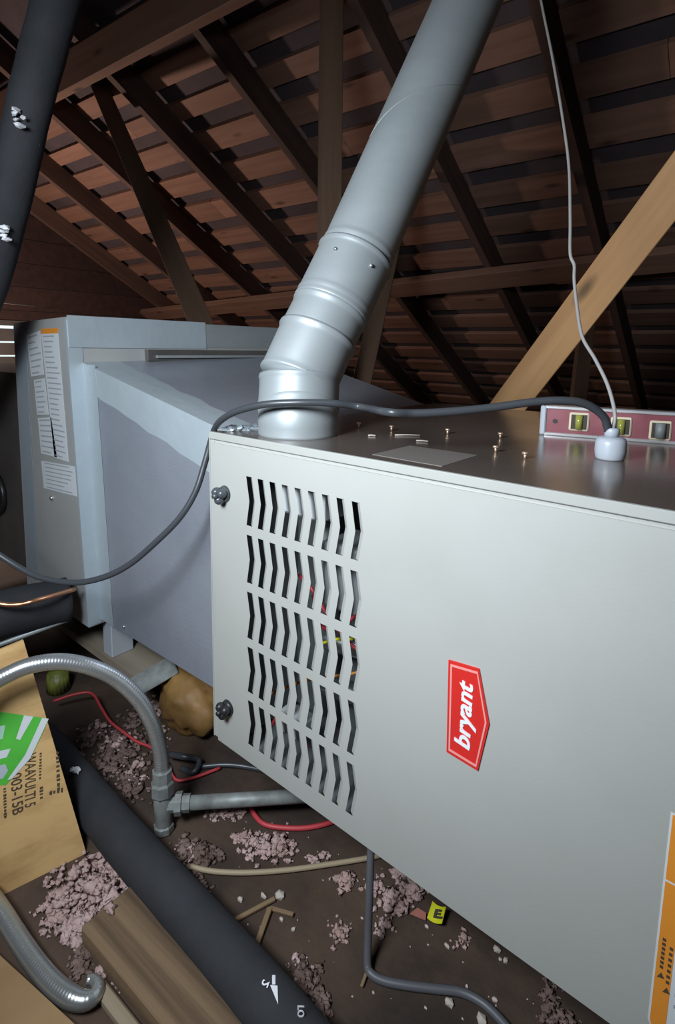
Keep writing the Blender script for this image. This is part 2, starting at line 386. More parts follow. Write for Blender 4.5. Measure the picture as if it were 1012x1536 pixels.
# turned edge of the door
def edge(p, q):
    door.faces.new([dv(p[0], p[1]), dv(q[0], q[1]), dv(q[0], q[1], .005), dv(p[0], p[1], .005)])
for x0, x1 in zip(allx, allx[1:]): edge((x0, DZ1), (x1, DZ1)); edge((x0, DZ0), (x1, DZ0))
zlist = [DZ1] + [v for r_ in rows for v in r_] + [DZ0]
edge((D0, DZ1), (D0, DZ0)); edge((D1, DZ1), (D1, DZ0))
bmesh.ops.recalc_face_normals(door, faces=door.faces)
do = obj('front_door', door, 'paint', fur)
# knobs
for (kx, kz, mm) in ((.0385, .607, 'knob'), (.0395, .246, 'black')):
    kb = bmesh.new()
    mt = Matrix.Rotation(math.pi / 2, 4, 'X')
    bmesh.ops.create_cone(kb, cap_ends=True, segments=20, radius1=.0135, radius2=.0115, depth=.006, matrix=Matrix.Translation((0, -.003, 0)) @ mt)
    for a in range(3):
        an = a * 2.094 + .5
        bmesh.ops.create_uvsphere(kb, u_segments=12, v_segments=8, radius=.0075, matrix=Matrix.Translation((math.cos(an) * .0075, -.011, math.sin(an) * .0075)) @ Matrix.Diagonal((1, 1.1, 1, 1)))
    bmesh.ops.create_cone(kb, cap_ends=True, segments=14, radius1=.005, radius2=.0035, depth=.008, matrix=Matrix.Translation((0, -.019, 0)) @ mt)
    obj('door_knob', kb, mm, do, Matrix.Translation((kx, YD, kz)), True)
# badge
bad = [(.4335, .4865), (.4705, .4905), (.4855, .4325), (.4755, .3705), (.4365, .3735)]
cx = sum(p[0] for p in bad) / 5; cz = sum(p[1] for p in bad) / 5
def shrink(f): return [(cx + (x - cx) * (1 - f), cz + (z_ - cz) * (1 - f * .55)) for x, z_ in bad]
bo = poly('badge', [(x, YD, z_) for x, z_ in shrink(0)], .002, (0, -1, 0), 'red', do)
b1, b2 = shrink(.11), shrink(.19)
rim = bmesh.new(); o1 = [rim.verts.new((x, 0, z_)) for x, z_ in b1]; o2 = [rim.verts.new((x, 0, z_)) for x, z_ in b2]
for i in range(5): rim.faces.new((o1[i], o1[(i + 1) % 5], o2[(i + 1) % 5], o2[i]))
rr = bmesh.ops.extrude_face_region(rim, geom=rim.faces[:]); bmesh.ops.translate(rim, vec=(0, -.0005, 0), verts=[g for g in rr['geom'] if isinstance(g, bmesh.types.BMVert)])
bmesh.ops.recalc_face_normals(rim, faces=rim.faces)
obj('badge_border', rim, 'redborder', bo, Matrix.Translation((0, YD - .002, 0)))
text_on('badge_lettering', 'bryant', (.4585, YD - .0024, .430), (0, 0, 1), (-1, 0, 0), (.080), .0255, 'white', bo, bold=.022, shear=.15, thick=.001)
# warning label on the door
wl = poly('warning_label', [(.6575, YD, .4285), (.80, YD, .4285), (.80, YD, .204), (.6600, YD, .204), (.6575, YD, .209)], .0004, (0, -1, 0), 'label', do)
poly('label_band', [(.6592, YD - .0004, .427), (.672, YD - .0004, .427), (.672, YD - .0004, .3615), (.6592, YD - .0004, .3615)], .0002, (0, -1, 0), 'orange', wl)
poly('label_band', [(.6592, YD - .0004, .3595), (.6722, YD - .0004, .3595), (.6722, YD - .0004, .206), (.6605, YD - .0004, .206), (.6592, YD - .0004, .210)], .0002, (0, -1, 0), 'orange', wl)
for (x_, za_, zb_) in ((.6622, .270, .304), (.6682, .258, .300)):
    for i in range(7):
        z_ = za_ + (zb_ - za_) * i / 7; box('label_lettering', (x_, YD - .0008, z_), (x_ + .0028, YD - .0006, z_ + .0032), 'inkbrown', wl)
for (x_, z_) in ((.6640, .262), (.6695, .250)): poly('label_symbol', [(x_ - .003, YD - .0006, z_ - .003), (x_ + .003, YD - .0006, z_ - .001), (x_, YD - .0006, z_ + .004)], .0002, (0, -1, 0), 'inkbrown', wl)
for i in range(14): box('label_lettering', (.676, YD - .0006, .40 - i * .0125), (.79 - random.random() * .02, YD - .0004, .404 - i * .0125), 'red' if i in (0, 11) else 'greyprint', wl)
# plate on top
poly('rating_plate', [(.2965, .03, ZT), (.398, .028, ZT), (.398, .1215, ZT), (.2965, .1195, ZT)], .0005, (0, 0, 1), mat('plate_film', (.30, .27, .25), .3, .4), fur)
# inside: manifold, burners, wires
inn = empty('burner_assembly', (.25, .12, .3)); inn.parent = fur; inn.matrix_basis = Matrix.Translation(V((.25, .12, .3)) - V((FL / 2, FDp / 2, ZB)))
box('vestibule_panel', (.05, .15, ZB + .01), (.62, .154, ZT - .01), 'inside', inn)
box('vestibule_side', (.0495, .02, ZB + .01), (.0525, .15, ZT - .01), 'inside', inn)
tube('gas_manifold', [(.16, .10, .24), (.16, .10, .60)], .013, 'galv', inn, 14)
for z_ in (.29, .37, .45, .53):
    tube('burner_tube', spline([(.15, .10, z_), (.20, .11, z_), (.24, .13, z_), (.26, .2, z_)], 5), .017, 'galv_bright', inn, 14)
box('gas_valve', (.20, .045, .46), (.29, .12, .56), 'galv', inn, .006, 2)
box('control_box', (.125, .030, .590), (.215, .10, .66), 'label', inn, .004)
box('wire_connector', (.125, .022, .238), (.180, .06, .268), 'label', inn, .004)
tube('red_wire', spline([(.17, .06, .46), (.21, .04, .43), (.25, .035, .452), (.30, .04, .50), (.33, .08, .56)], 8), .0028, 'red_wire', inn, 8)
tube('red_wire', spline([(.15, .05, .49), (.19, .035, .485), (.23, .04, .44), (.27, .05, .41), (.30, .08, .38)], 8), .0025, 'red_wire', inn, 8)
tube('orange_wire', spline([(.085, .03, .25), (.11, .025, .285), (.15, .022, .318), (.20, .025, .352), (.25, .03, .376), (.30, .07, .39)], 8), .0022, 'orange_wire', inn, 8)
tube('red_wire', spline([(.10, .04, .22), (.12, .04, .25), (.15, .05, .24), (.18, .04, .22)], 8), .003, 'red_wire', inn, 8)
tube('yellow_wire', spline([(.20, .04, .40), (.24, .035, .425), (.28, .04, .44), (.30, .08, .45)], 8), .0022, 'yellow', inn, 8)
# sleepers that carry it
for i, y in enumerate((.20, .56)):
    o = box('timber_sleeper', (.05, y, 0), (FL - .04, y + .09, ZB), 'oldwood', None, .003)
    tag(o, ('front', 'rear')[i] + ' old timber sleeper carrying the furnace off the floor', 'beam')

# ================================================================== flue pipe
fp = empty('flue_pipe', (.107, .090, ZT), 'pale galvanised round flue pipe rising from the furnace top with an elbow', 'pipe')
R0 = .062
base = V((.110, .088, ZT - .001)); e1 = V((.100, .098, .745)); e2 = V((.094, .108, .788)); e3 = V((.098, .145, .852)); e4 = V((.105, .190, .925)); e5 = V((.110, .225, .985)); top = V((.165, .565, 1.61))
def ringed(name, pts, r, bands=()):
    """pipe length with raised beads at the given fractions"""
    path = resample([V(p) for p in pts], .004); n = len(path) - 1
    def rf(i):
        t = i / n; s = 0
        for c_, h_, w2 in bands: s += h_ * math.exp(-((t - c_) / w2) ** 2)
        return r + s
    return tube(name, path, rf, 'galv', fp, 40)
ringed('starting_collar', [base, base + V((0, 0, .022)), e1], R0, [(.42, .0016, .06), (.80, .0016, .06)])
ringed('elbow_gore', spline([e1 - V((0, 0, .012)), e1 + V((-.002, .004, .012)), e2], 4), R0 + .0015, [(.12, .0025, .08), (.95, .002, .06)])
ringed('elbow_gore', [e2 - (e3 - e2) * .12, e3], R0 + .001, [(.02, .002, .05), (.97, .0035, .05)])
ringed('elbow_gore', [e3 - (e4 - e3) * .10, e4 - (e4 - e3) * .35], R0, [(.85, .003, .07)])
ringed('crimped_joint', [e4 - (e4 - e3) * .45, e5], R0 + .0015, [(.04, .0015, .03), (.14, .0015, .03), (.97, .003, .03)])
ringed('flue_length', [e5 - (e5 - e4) * .15, top], R0 - .0005, [(.03, .002, .004)])
ringed('flue_length', [top - (top - e5) * .02, to_roof(e5, top, DR + .10)], R0 + .0005, [(.02, .002, .01)])
# spiral lap seam on the long length
ax = (top - e5).normalized(); s1 = ax.cross(V((0, 0, 1))).normalized(); s2 = ax.cross(s1)
pth = []; mid = e5.lerp(top, .45); tc0 = CP - mid; tc0 = (tc0 - ax * tc0.dot(ax)).normalized(); sd0 = ax.cross(tc0)
for i in range(40):
    t = i / 39; an = 1.5 - 3.0 * t; pth.append(e5.lerp(top, .56 - .26 * t) + (tc0 * math.cos(an) + sd0 * math.sin(an)) * (R0 - .0006))
tube('lap_seam', pth, .0009, 'galv', fp, 6)
for (u, v) in ((477, 436), (544, 461), (545, 378)):
    c = hit(u, v, 1, .15); d = ray(u, v)
bit = bmesh.new(); bmesh.ops.create_uvsphere(bit, u_segments=8, v_segments=6, radius=.0035)
sm = e4.lerp(e5, .55); ax2 = (e5 - e4).normalized(); to = (CP - sm); to = (to - ax2 * to.dot(ax2)).normalized(); sd = ax2.cross(to)
o = obj('sheet_screw', bit, 'galv_bright', fp, Matrix.Translation(sm + (to * .9 + sd * .43).normalized() * (R0 + .002)), True)
o2 = obj('sheet_screw', o.data, None, fp, Matrix.Translation(sm + (to * .85 - sd * .53).normalized() * (R0 + .002)), True)

# ================================================================== foil duct between coil cabinet and furnace
du = empty('foil_duct', (-.25, .36, .21), 'silver foil faced sloping duct joining the coil cabinet to the furnace end', 'duct')
def hexa(name, c8, m, parent, sub=0):
    bm = bmesh.new(); vs_ = [bm.verts.new(p) for p in c8]
    for f in ((0, 1, 2, 3), (7, 6, 5, 4), (0, 4, 5, 1), (1, 5, 6, 2), (2, 6, 7, 3), (3, 7, 4, 0)): bm.faces.new([vs_[i] for i in f])
    bmesh.ops.recalc_face_normals(bm, faces=bm.faces)
    if sub: bmesh.ops.subdivide_edges(bm, edges=bm.edges[:], cuts=sub, use_grid_fill=True)
    return obj(name, bm, m, parent)
XC = -.49
d8 = [(-.477, .05, .205), (0, .05, .212), (0, .69, .212), (-.477, .69, .205), (-.506, .05, .792), (0, .05, .688), (0, .69, .690), (-.502, .69, .812)]
hexa('duct_shell', d8, 'foil', du, 6)
# foil tape over the long front edge (folded, slightly ragged) and up the joint
def strip(name, rows_, m, parent, thick=.0008, nrm=(0, -1, 0)):
    """ribbon of rows of points, given a small thickness"""
    bm = bmesh.new(); R_ = [[bm.verts.new(p) for p in r_] for r_ in rows_]
    for A, B in zip(R_, R_[1:]):
        for i in range(len(A) - 1): bm.faces.new((A[i], A[i + 1], B[i + 1], B[i]))
    bmesh.ops.recalc_face_normals(bm, faces=bm.faces)
    o = obj(name, bm, m, parent, smooth=False)
    md = o.modifiers.new('thickness', 'SOLIDIFY'); md.thickness = thick; md.offset = 0
    return o
rws = []
for i in range(25):
    t = i / 24; x = -.5055 + .5055 * t; zt_ = .792 - .104 * t; jag = .006 * noise.noise(V((t * 9, 3, 1)))
    zt2 = zt_ + .0012
    rws.append([(x, .0488, zt2 - .055 - .035 * t + jag), (x, .0488, zt2 - .02), (x, .0488, zt2), (x, .09, zt2 + .0012), (x, .135 - .02 * t + jag * 2, zt2 + .0012)])
strip('foil_tape_edge', rws, 'tape', du)
rws = []
for i in range(20):
    t = i / 19; z_ = .206 + (.79 - .206) * t
    j = .003 * noise.noise(V((t * 6, 9, 1)))
    xl = -.477 - .029 * t; rws.append([(xl, .0485, z_), (xl + .055 + j, .0486, z_)])
strip('foil_tape_joint', rws, 'tape', du)
ss = bmesh.new(); bmesh.ops.create_uvsphere(ss, u_segments=8, v_segments=6, radius=.004)
obj('sheet_screw', ss, 'galv_bright', du, Matrix.Translation(hit(186, 940, 1, .05)), True)
# loose torn tape scraps behind the furnace corner
sb = bmesh.new()
for i in range(7):
    c = V((.012 + .012 * i * .5, .035 + .01 * i, .703)); blob_bm(sb, c, .014, 2, .9, 2.5, .45, random.uniform(0, 3))
o = obj('tape_scrap', sb, 'tape'); tag(o, 'crumpled scrap of foil tape on the furnace corner beside the flue', 'tape')

# ================================================================== coil cabinet
cc = empty('coil_cabinet', (-.65, .37, .2), 'tall grey steel coil cabinet plastered with white instruction labels', 'cabinet')
c8 = [(-.815, .02, .195), (-.478, .02, .195), (-.478, .73, .195), (-.815, .73, .195), (-.795, .02, .882), (-.512, .02, .891), (-.505, .73, .889), (-.795, .73, .88)]
hexa('cabinet_shell', c8, 'coilbox', cc, 0)
def cx_r(z_): return -.478 + (-.034) * (z_ - .195) / .696           # right edge of the cabinet at a height
def cx_l(z_): return -.815 + .020 * (z_ - .195) / .687
# tape round the right corner
rws = []
for i in range(24):
    t = i / 23; z_ = .198 + (.885 - .198) * t; x = cx_r(z_); j = .002 * noise.noise(V((t * 7, 2, 5)))
    rws.append([(x - .004 + j, .0186, z_), (x + .0014, .0186, z_), (x + .0014, .0505, z_)])
strip('corner_tape', rws, 'tape', cc)
# tape down the left side of the front
rws = []
for i in range(20):
    t = i / 19; z_ = .23 + (.87 - .23) * t; x = cx_l(z_); j = .004 * noise.noise(V((t * 5, 2, 8)))
    rws.append([(x + .012, .0186, z_), (x + .075 + j, .0186, z_)])
strip('side_tape', rws, mat('dull_tape', (.40, .45, .50), .42, .3, (.33, .38, .43), (4, 4, 4)), cc)
# taped flange over the duct, a drip rail and a dark strip painted as the shaded gap beneath
def xr_(z_, y): return cx_r(z_) + .006 * (y / .73) * (z_ - .195) / .69
rws = []
for i in range(12):
    y = .021 + .357 * i / 11; rws.append([(xr_(.826, y) + .0025, y, .826), (xr_(.894, y) + .0025, y, .8945)])
strip('flange_tape', rws, 'tape', cc, .002)
rws = [[(xr_(.83, y) + .0016, y, .829), (xr_(.89, y) + .0016, y, .890)] for y in (.375, .5, .62, .728)]
strip('flange_sheet', rws, 'galv', cc, .001)
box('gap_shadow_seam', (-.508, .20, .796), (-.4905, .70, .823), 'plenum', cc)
box('drip_rail', (-.500, .22, .8035), (-.482, .70, .8095), 'galv', cc)
# labels on the front
def lab(pts, name='instruction_label', m='label'):
    return poly(name, [hit(u, v, 1, .0197) for u, v in pts], .0006, (0, -1, 0), m, cc)
L1 = lab([(40, 503), (60, 496), (66, 562), (47, 565)]); L2 = lab([(51, 570), (67, 567), (73, 622), (56, 622)])
L3 = lab([(57, 627), (77, 626), (86, 686), (62, 680)]); L4 = lab([(62, 501), (87, 500), (103, 693), (82, 686)])
L5 = lab([(62, 691), (114, 700), (117, 745), (66, 732)])
OB = lab([(62, 493), (87, 492), (87, 500), (62, 501)], 'label_header', 'orange')
def lines(L, a, b_, c, d, n, m='greyprint'):
    for i in range(n):
        t0, t1 = (i + .35) / n, (i + .6) / n
        def q(s, t): 
            u = (a[0] + (b_[0] - a[0]) * s) * (1 - t) + (d[0] + (c[0] - d[0]) * s) * t; v = (a[1] + (b_[1] - a[1]) * s) * (1 - t) + (d[1] + (c[1] - d[1]) * s) * t
            return hit(u, v, 1, .0190)
        s1_ = random.uniform(.55, .92)
        poly('print_line', [q(.08, t0), q(s1_, t0), q(s1_, t1), q(.08, t1)], .0002, (0, -1, 0), m, L)
lines(L1, (40, 503), (60, 496), (66, 562), (47, 565), 7); lines(L2, (51, 570), (67, 567), (73, 622), (56, 622), 7)
lines(L3, (57, 627), (77, 626), (86, 686), (62, 680), 7); lines(L4, (62, 501), (87, 500), (103, 693), (82, 686), 24)
lines(L5, (62, 691), (114, 700), (117, 745), (66, 732), 7)
s5 = bmesh.new(); bmesh.ops.create_uvsphere(s5, u_segments=10, v_segments=6, radius=.006)
obj('cabinet_screw', s5, 'galv_bright', cc, Matrix.Translation(hit(78, 747, 1, .019)), True)
# legs and platform under it
pf = box('platform_board', (-.98, .06, .085), (-.34, .74, .105), 'platform'); tag(pf, 'beige platform board raised off the floor under the coil cabinet', 'board')
for i, (px_, py_) in enumerate(((-.93, .36), (-.44, .36))):
    o = box('platform_block', (px_, py_, 0), (px_ + .09, py_ + .09, .085), 'oldwood')
    tag(o, ('rough timber block under the platform board end by the plenum', 'rough timber block under the platform board end by the foil duct')[i], 'block')
for x_ in (-.505, -.80):
    o = box('cabinet_leg', (x_, .065, .105), (x_ + .04, .12, .196), 'cap' if x_ > -.6 else 'plenum', cc, .002)
# darker plenum beyond the cabinet
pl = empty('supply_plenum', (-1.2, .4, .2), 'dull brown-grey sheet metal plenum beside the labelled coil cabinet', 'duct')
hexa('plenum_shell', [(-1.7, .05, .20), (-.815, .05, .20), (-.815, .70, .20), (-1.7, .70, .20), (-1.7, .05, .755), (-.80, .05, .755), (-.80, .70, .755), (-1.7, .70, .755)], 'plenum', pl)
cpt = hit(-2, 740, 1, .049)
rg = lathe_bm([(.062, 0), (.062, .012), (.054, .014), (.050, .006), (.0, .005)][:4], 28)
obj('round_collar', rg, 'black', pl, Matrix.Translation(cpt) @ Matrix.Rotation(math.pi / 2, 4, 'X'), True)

# ================================================================== things on the furnace top
def lv_pt(s, y=0, z_=0): return LB + LX * s + LY * y + V((0, 0, z_))
LB = V((.393, .361, ZT)); LX = (V((.585, .409, ZT)) - LB).normalized(); LY = V((-LX.y, LX.x, 0))
LH, LT, LL = .048, .022, .61
sl = empty('spirit_level', LB + LX * .3 + LY * .011, 'red spirit level with pale edges lying on the furnace top', 'level')
def lvbox(name, s0, s1, ya, yb, za, zb, m, parent, bev=0.0):
    c = lv_pt((s0 + s1) / 2, (ya + yb) / 2, (za + zb) / 2)
    mw = Matrix(((LX.x, LY.x, 0, c.x), (LX.y, LY.y, 0, c.y), (0, 0, 1, c.z), (0, 0, 0, 1)))
    return obj(name, box_bm(s1 - s0, yb - ya, zb - za, bev), m, parent, mw)
lvbox('level_body', .004, LL - .004, .003, LT - .003, .004, LH - .004, 'levelred', sl)
lvbox('edge_rail', 0, LL, 0, LT, LH - .005, LH, 'alu', sl, .001); lvbox('edge_rail', 0, LL, 0, LT, 0, .005, 'alu', sl, .001)
lvbox('end_cap', -.003, .006, -.001, LT + .001, 0, LH, 'cap', sl, .002); lvbox('end_cap', LL - .006, LL + .003, -.001, LT + .001, 0, LH, 'cap', sl, .002)
def on_level(u, v):
    p = hitp(u, v, LB, LY); return (p - LB).dot(LX), p.z - ZT
for (u, v, m_) in ((868, 633, 'vial'), (931, 640, 'vial'), (990, 646, 'inside')):
    s, zc = on_level(u, v)
    fr = lvbox('vial_window', s - .0145, s + .0145, -.0005, .004, zc - .0145, zc + .0145, 'cream', sl, .002)
    lvbox('window_recess', s - .0115, s + .0115, -.0012, .003, zc - .0115, zc + .0115, 'darkprint', fr)
    vm = tube_bm([lv_pt(s, -.0015, zc - .011), lv_pt(s, -.0015, zc + .011)], .0055 if m_ == 'vial' else .007, 12)
    obj('vial', vm, m_, fr, smooth=True)
s, zc = on_level(832, 632)
hb = tube_bm([lv_pt(s, .0022, zc), lv_pt(s, .0032, zc)], .0038, 14); obj('hang_hole', hb, 'black', sl)
# grey cap with its cords
CC = V((.5310, .220, ZT))
cp_ = empty('cable_cap', CC, 'rounded grey plastic cable cap standing on the furnace top', 'cap')
obj('cap_body', lathe_bm([(.0160, 0), (.0172, .002), (.0186, .010), (.0184, .021), (.0168, .0265), (.0125, .0285), (.0100, .0290)], 32), 'cap', cp_, Matrix.Translation(CC), True)
obj('cap_neck', lathe_bm([(.0088, .0285), (.0090, .038), (.0075, .040)], 24), 'cap', cp_, Matrix.Translation(CC), True)
CT = CC + V((0, 0, .040)); dcap = (CT - CP).dot(CF)
wp = [CT - V((0, 0, .004)), at(922, 622, dcap), at(912, 580, dcap + .02), at(893, 540, dcap + .05), at(873, 505, dcap + .08), at(865, 460, dcap + .11), at(861, 420, dcap + .13), at(861, 398, dcap + .14), at(855, 380, dcap + .15), at(855, 330, dcap + .18), at(853, 250, dcap + .23), at(844, 180, dcap + .27), at(829, 90, dcap + .33), at(811, 0, dcap + .40), at(795, -90, dcap + .47), to_roof(at(811, 0, dcap + .40), at(795, -90, dcap + .47))]
o = tube('white_cord', spline(wp, 8), .0024, 'cable_white', None, 10); tag(o, 'thin white cord hanging from the roof down to the grey cap', 'cord')
bl = [CT + V((-.004, -.002, -.004)), at(905, 625, dcap - .005), at(880, 607, dcap - .01), at(845, 601, dcap - .01), at(800, 603, dcap - .005), at(740, 611, dcap), at(680, 617, dcap), at(620, 620, dcap), at(580, 618, dcap), at(545, 611, .795), at(500, 605, .79), at(445, 604, .788), at(395, 607, .80), at(355, 617, .83), at(332, 630, .86), at(322, 643, .885),
      at(316, 662, .905), at(307, 695, .905), at(293, 738, .90), at(270, 776, .90), at(235, 812, .91), at(195, 846, .93), at(155, 866, .95), at(110, 874, .97), at(60, 866, .99), at(20, 846, 1.0), at(-30, 812, 1.0), at(-80, 770, 1.0)]
o = tube('black_cable', spline(bl, 8), .0052, 'cable_black', None, 12); tag(o, 'black cable looping from the grey cap past the flue and down the duct', 'cable')
# loose brass screws and flakes
sm_ = None
for (u, v) in ((538, 641), (587, 646), (671, 651), (750, 657), (743, 678), (787, 688)):
    p = fl(u, v, ZT)
    if sm_ is None:
        sbm = bmesh.new(); bmesh.ops.create_cone(sbm, cap_ends=True, segments=12, radius1=.0042, radius2=.0036, depth=.0028, matrix=Matrix.Translation((0, 0, .0074)))
        bmesh.ops.create_cone(sbm, cap_ends=True, segments=10, radius1=.0016, radius2=.0022, depth=.0062, matrix=Matrix.Translation((0, 0, .0031)))
        o = obj('brass_screw', sbm, 'brass', None, Matrix.Translation(p), True); sm_ = o.data
    else: o = obj('brass_screw', sm_, None, None, Matrix.Translation(p), True)
    tag(o, 'tiny brass screw standing on its point on the furnace top', 'screw', 'brass screws on the furnace top')
for (u0, v0, u1, v1) in ((552, 653, 563, 653.5), (592, 652.5, 630, 653), (624, 661, 642, 662)):
    o = tube('wood_shaving', [fl(u0, v0, ZT + .0014), fl((u0 + u1) / 2, (v0 + v1) / 2 - .5, ZT + .0016), fl(u1, v1, ZT + .0014)], .0012, 'crumb', None, 6)
    tag(o, 'pale sliver of swarf lying flat on the furnace top', 'shaving', 'slivers on the furnace top')

# ================================================================== insulated lines
def foam_pipe(name, pts, r, label, step=.012):
    e = empty(name, V(pts[0]), label, 'pipe'); path = resample(spline(pts, 8), step)
    tube('insulation_sleeve', path, lambda i: r * (1 + .02 * noise.noise(V((i * .3, 1, 2)))), 'foam', e, 28)
    return e, path
# upright line at the side
vp_pts = [at(108, -90, .93), at(85, 0, .95), at(46, 150, .99), at(8, 320, 1.03), at(-38, 470, 1.10), at(-130, 590, 1.20), at(-280, 680, 1.30)]
vpipe, vpath = foam_pipe('insulated_line', vp_pts, .037, 'black foam insulated refrigerant line rising upright beside the roof purlin')
def patch(parent, u, v, depth, w_, h_, m='white', seed=1):
    """ragged printed or torn patch hugging a pipe"""
    random.seed(seed); bm = bmesh.new()
    for i in range(7): blob_bm(bm, at(u + random.uniform(-w_, w_), v + random.uniform(-h_, h_), depth), .0065, 1, .9, 2.5, .6, random.uniform(0, 3))
    obj('torn_tape', bm, m, parent)
patch(vpipe, 27, 178, .952, 8, 14, 'white', 3); patch(vpipe, 7, 350, 1.0, 4, 12, 'white', 4)
o = tube('copper_line', [at(62, -60, .99), at(50, 0, 1.0), at(30, 75, 1.02), at(11, 150, 1.04), at(-15, 260, 1.07)], .0045, 'copper', None, 10); tag(o, 'thin copper line running beside the upright black insulated line', 'pipe')
hk = tube('pipe_strap', spline([at(62, 176, 1.02), at(57, 190, 1.01), at(54, 205, 1.0), at(50, 212, .99), at(58, 218, 1.0)], 6), .0035, 'crumb', vpipe, 8)
# line on the floor beside the joist
FR = .034
fpts = [fl(62, 1110, FR), fl(122, 1182, FR), fl(178, 1250, FR), fl(237, 1318, FR), fl(300, 1388, FR), fl(355, 1450, FR), fl(428, 1536, FR), fl(520, 1650, FR), fl(700, 1860, FR)]
fpipe, fpath = foam_pipe('insulated_line', fpts, FR, 'thick black foam insulated line lying along the floor joist')
def near(path, u, v):
    best = min(range(1, len(path) - 1), key=lambda i: (path[i] - fl(u, v, FR)).length)
    t = (path[best + 1] - path[best - 1]).normalized(); return path[best], t
def on_pipe(u, v, r=FR):
    """where the sight line meets the floor pipe"""
    p, t = near(fpath, u, v); q = ray(u, v).normalized(); wv = CP - p; d_ = q - t * q.dot(t); w0 = wv - t * wv.dot(t)
    a = d_.dot(d_); bb = 2 * d_.dot(w0); c = w0.dot(w0) - (r + .0008) ** 2; disc = max(0, bb * bb - 4 * a * c); s = (-bb - math.sqrt(disc)) / (2 * a)
    x = CP + q * s; n = (x - p) - t * (x - p).dot(t); return x, n.normalized(), t
for (u, v, s, ln, ht) in ((398, 1477, '2', .006, .009), (451, 1524, 'LOT', .020, .008)):
    x, n, t = on_pipe(u, v)
    text_on('printed_lettering', s, x + n * .002, -n.cross(t) if s != 'LOT' else (V((0, 0, 0)) - CD * -1), n.cross(V((0, 0, 1)).cross(n)) if s != 'LOT' else CR, ln, ht, 'white', fpipe, .02, 0)
tri = [on_pipe(u, v)[0] for u, v in ((405, 1478), (416, 1479), (417, 1507))]
x, n, t = on_pipe(412, 1485); poly('printed_arrow', tri, .0006, n, 'white', fpipe)
tri = [on_pipe(u, v)[0] for u, v in ((408, 1463), (413, 1463), (413, 1477), (408, 1477))]; poly('printed_bar', tri, .0006, n, 'white', fpipe)
pt = on_pipe(168, 1245)[0]
patch(fpipe, 115, 1155, (on_pipe(118, 1158)[0] - CP).dot(CF), 6, 1, 'white', 9)
# lines into the coil cabinet
k_pts = [at(-110, 950, 1.12), at(-40, 932, 1.14), at(30, 915, 1.19), at(100, 900, 1.25)]
lw, lpath = foam_pipe('insulated_line', k_pts, .050, 'fat black insulated line entering the lower front of the coil cabinet')
o = tube('copper_line', spline([at(-60, 880, 1.12), at(-10, 903, 1.10), at(25, 907, 1.11), at(60, 899, 1.13), at(112, 884, 1.215)], 6), .005, 'copper', None, 10); tag(o, 'bent copper line crossing the fat black line by the coil cabinet', 'pipe')
o = tube('drain_line', [at(-40, 985, 1.14), at(0, 966, 1.16), at(55, 946, 1.19), at(106, 927, 1.23)], .006, 'galv', None, 10); tag(o, 'thin grey drain line under the fat black line', 'pipe')

# ================================================================== flexible and rigid conduit
fc = empty('flexible_conduit', at(243, 1165, .955), 'silver flexible conduit arching over the plywood board and curling back to the floor', 'conduit')
cpts = [at(243, 1160, .955), at(240, 1125, .952), at(228, 1085, .945), at(208, 1050, .935), at(176, 1020, .92), at(140, 1002, .90), at(100, 993, .885), at(60, 995, .87), at(20, 1008, .855), at(-30, 1040, .835), at(-72, 1110, .805), at(-85, 1200, .785), at(-65, 1270, .775), fl(-28, 1325, .035), fl(5, 1372, .025), fl(40, 1427, .0185), fl(72, 1468, .0165), fl(100, 1492, .0165), fl(124, 1501, .0165), fl(141, 1495, .0165), fl(147, 1480, .0165), fl(140, 1470, .0165), fl(131, 1470, .0165)]
cpth = resample(spline(cpts, 10), .0011); NR = len(cpth)
def fr_(i):
    s = i / NR; r = .0126
    if s > .94: r = .0126 * (1 - .55 * (s - .94) / .06)
    return r + .00012 * math.sin(i * 2 * math.pi / 4)
tube('ribbed_hose', cpth, fr_, 'conduit', fc, 20)
te = empty('conduit_tee', fl(246, 1246), 'weathered zinc conduit tee standing where the flexible conduit ends', 'fitting')
T0 = fl(246, 1246); tdir = (at(243, 1160, .955) - T0)
th_ = tdir.length; tx = tdir.normalized(); fm = frame(T0, T0 + tdir, CR); mtee = Matrix.Translation(T0) @ fm @ Matrix.Rotation(math.pi / 2, 4, 'Y')
obj('tee_body', lathe_bm([(.013, 0), (.0145, .004), (.0145, th_ * .30), (.0155, th_ * .36), (.0155, th_ * .62), (.014, th_ * .64)], 24), 'fitting', te, mtee, True)
obj('hose_nut', lathe_bm([(.0165, th_ * .62), (.0195, th_ * .66), (.0195, th_ * .84), (.017, th_ * .88), (.0168, th_ * 1.06)], 8), 'fitting', te, mtee)
obj('end_cap', lathe_bm([(.013, -.002), (.0175, .002), (.0175, .012), (.014, .015)], 8), 'fitting', te, mtee)
pa = T0 + tdir * .46; pb_ = hit(275, 1200, 2, pa.z); dirc = (fl(455, 1194, pa.z) - pa); dirc.z = 0; dirc.normalize()
obj('branch_nut', lathe_bm([(.0135, .008), (.0135, .020), (.0185, .021), (.0185, .032), (.0145, .033), (.0145, .046)], 8), 'fitting', te, Matrix.Translation(pa) @ frame(pa, pa + dirc, (0, 0, 1)) @ Matrix.Rotation(math.pi / 2, 4, 'Y'))
o = tube('rigid_conduit', [pa + dirc * .040, pa + dirc * .15, pa + dirc * .29], .0115, 'fitting', None, 16); tag(o, 'straight grey rigid conduit running from the tee under the furnace', 'conduit')

